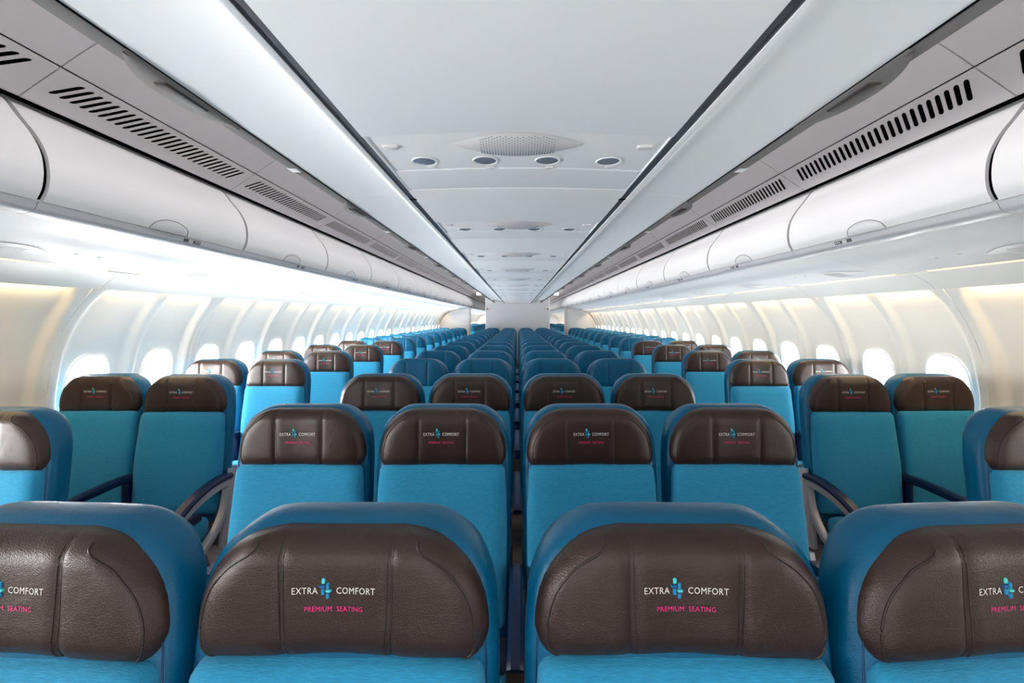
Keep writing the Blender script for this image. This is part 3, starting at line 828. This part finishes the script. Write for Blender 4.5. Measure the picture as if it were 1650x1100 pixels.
def swept_bar(pts, w, hts, m, name, xoff=0.0, bev=0.006):
    """bar of width w in x following (y,z) points, thickness per point"""
    V = []; F = []; n = len(pts)
    for i, (y, z) in enumerate(pts):
        a = pts[max(0, i-1)]; b = pts[min(n-1, i+1)]; t = Vector((b[0]-a[0], b[1]-a[1])).normalized(); nn = Vector((-t.y, t.x))
        h = (hts[i] if isinstance(hts, (list, tuple)) else hts)/2; hx = w/2
        for (u, v) in ((-hx+bev, -h), (hx-bev, -h), (hx, -h+bev), (hx, h-bev), (hx-bev, h), (-hx+bev, h), (-hx, h-bev), (-hx, -h+bev)):
            V.append((xoff+u, y+nn.x*v, z+nn.y*v))
    for i in range(n-1): F += [(i*8+k, i*8+(k+1) % 8, (i+1)*8+(k+1) % 8, (i+1)*8+k) for k in range(8)]
    F += [tuple(range(8)), tuple(range((n-1)*8, n*8))]
    return mesh(name, V, F, m)
arm_pts = smooth_pts([(-0.03, 0.632), (-0.12, 0.640), (-0.25, 0.637), (-0.36, 0.632), (-0.43, 0.625), (-0.452, 0.612)], 4)
arm_me = swept_bar(arm_pts, 0.043, 0.042, 'navy', 'armrest', bev=0.010)
hinge_me = MB().box(-0.018, 0.018, -0.075, -0.035, 0.44, 0.63, bev=0.008).build('armrest_hinge', 'navy')
pad_pts = smooth_pts([(0.0, 0.632), (-0.10, 0.638), (-0.22, 0.625), (-0.34, 0.59), (-0.44, 0.535), (-0.49, 0.49)], 5)
pad_me = swept_bar(pad_pts, 0.055, 0.032, 'navy', 'armrest_pad', bev=0.010)
top_pts = [(y+0.002, z-0.034) for y, z in pad_pts]
loop_pts = top_pts + smooth_pts([(-0.505, 0.42), (-0.49, 0.36), (-0.43, 0.315), (-0.33, 0.30)], 4) + smooth_pts([(-0.22, 0.325), (-0.12, 0.38), (-0.05, 0.46), (-0.02, 0.55), (-0.01, 0.60)], 4)
loop_me = swept_bar(loop_pts, 0.036, 0.042, 'frame', 'armrest_frame', bev=0.008)
hip_me = swept_bar([(0.04, 0.66), (0.02, 0.60), (0.0, 0.50), (-0.02, 0.38), (-0.04, 0.26)], 0.03, 0.07, 'frame', 'side_hinge', bev=0.008)
bl = MB(); bl.box(-0.19, -0.02, -0.30, -0.255, 0.463, 0.470, bev=0.002); bl.box(0.02, 0.19, -0.29, -0.245, 0.463, 0.470, bev=0.002)
bl.box(0.20, 0.235, -0.28, -0.17, 0.46, 0.50, bev=0.01)
belt_me = bl.build('seat_belt', 'belt'); bk_me = MB().box(-0.035, 0.035, -0.305, -0.25, 0.464, 0.482, bev=0.006).build('buckle', 'buckle')

seat_n = 0
def seat(x, d, brown, label, group, arms=(), detail=2, yaw=0, dz=0):
    """arms: list of ('mid'|'aisle', offset)"""
    r = obj('cabin_seat', None, loc=(x, d, 0), rot=(0, 0, yaw), cat='seat', group=group, label=label)
    hs = 1.0 if brown else 1.06
    h = obj('headrest', hr_b if brown else hr_u, r, (0, 0, HZ+dz-(0 if brown else 0.0095)))
    if dz: h.scale = (1, 1, 0.93)
    h.rotation_euler = (-0.03+random.uniform(-0.02, 0.02), 0, random.uniform(-0.012, 0.012))
    obj('back_cushion', back_me, r); obj('seat_back_shell', shell_me, r)
    obj('seat_cushion', seat_me, r); obj('seat_frame', frame_me, r)
    if detail >= 1:
        for q in (pp_b if brown else pp_u): obj(q.name.split('.')[0], q, h)
        if brown:
            obj('embroidered_word', tE, h, label='white embroidered word EXTRA'); obj('embroidered_word', tC, h, label='white embroidered word COMFORT')
            obj('embroidered_line', tP, h, label='pink embroidered words PREMIUM SEATING'); obj('embroidered_emblem', lg, h)
        for kind, off in arms:
            if kind == 'mid':
                a = obj('armrest', arm_me, r, (off, 0, 0)); obj('armrest_hinge', hinge_me, a)
            else:
                a = obj('armrest', None, r, (off, 0, 0)); obj('armrest_pad', pad_me, a); obj('armrest_frame', loop_me, a); obj('side_hinge', hip_me, a)
    if detail >= 2:
        obj('shell_seam', seam_me, r)
        b = obj('seat_belt', belt_me, r); obj('buckle', bk_me, b)
    return r
CX = [(-0.775, 'outer left column'), (-0.268, 'inner left column'), (0.262, 'inner right column'), (0.775, 'outer right column')]
rows_c = [0.668, 1.585, 2.51, 3.44]+[4.27+0.8125*k for k in range(13)]
for ri, d in enumerate(rows_c):
    for ci, (x, cn) in enumerate(CX):
        brown = ri < 3
        arms = []
        if ci == 0: arms = [('aisle', -0.262), ('mid', 0.253)]
        elif ci == 1: arms = [('mid', 0.265)]
        elif ci == 2: arms = [('mid', 0.257)]
        else: arms = [('aisle', 0.262)]
        if ri == 0: arms = [a for a in arms if a[0] == 'aisle' or ci == 1][:0]
        lab = ('brown headrest seat, %s of the centre block, %s' % (cn, ['nearest row', 'second row', 'third row'][ri])) if brown else \
              'blue headrest seat, %s of the centre block, %s blue row' % (cn, ORD[ri-3])
        dx = {(0, 0): 0.006, (0, 1): -0.006, (0, 2): -0.008, (0, 3): -0.022}.get((ri, ci), 0)
        yaw = {(0, 3): 0.065, (0, 0): -0.055}.get((ri, ci), random.uniform(-0.012, 0.012))
        seat(x+dx, d, brown, lab, 'brown headrest seats of the centre block' if brown else 'blue headrest seats of the centre block', arms,
             2 if ri < 5 else (1 if ri < 9 else 0), yaw, 0.011 if ri == 0 else 0)
rows_s = [1.525, 2.48, 3.42, 4.34, 5.33, 6.30]+[7.10+0.80*k for k in range(10)]
for s in (-1, 1):
    for ri, d in enumerate(rows_s):
        for xi, (x, nm) in enumerate(((1.855, 'aisle seat'), (2.355, 'window seat'))):
            brown = ri < 6
            arms = [('aisle', -s*0.262), ('mid', s*0.245)] if xi == 0 else ([('mid', s*0.24)] if ri < 2 else [])
            lab = ('brown headrest %s beside the %s windows, %s row in view' if brown else 'blue headrest %s beside the %s windows, %s blue row') % (nm, SN[s], ORD[ri if brown else ri-6])
            seat(s*x, d+(0.0 if xi == 0 else 0.03), brown, lab, '%s headrest seats by the %s windows' % ('brown' if brown else 'blue', SN[s]), arms,
                 2 if ri < 4 else (1 if ri < 8 else 0), random.uniform(-0.02, 0.02))
    for k in range(11):
        for x in (1.855, 2.355):
            seat(s*x, 17.4+0.8*k, False, 'tiny blue headrest seat of the rear cabin seen through the %s' % SL[s], 'rear cabin seats through the %s' % SL[s], (), 0, 0)
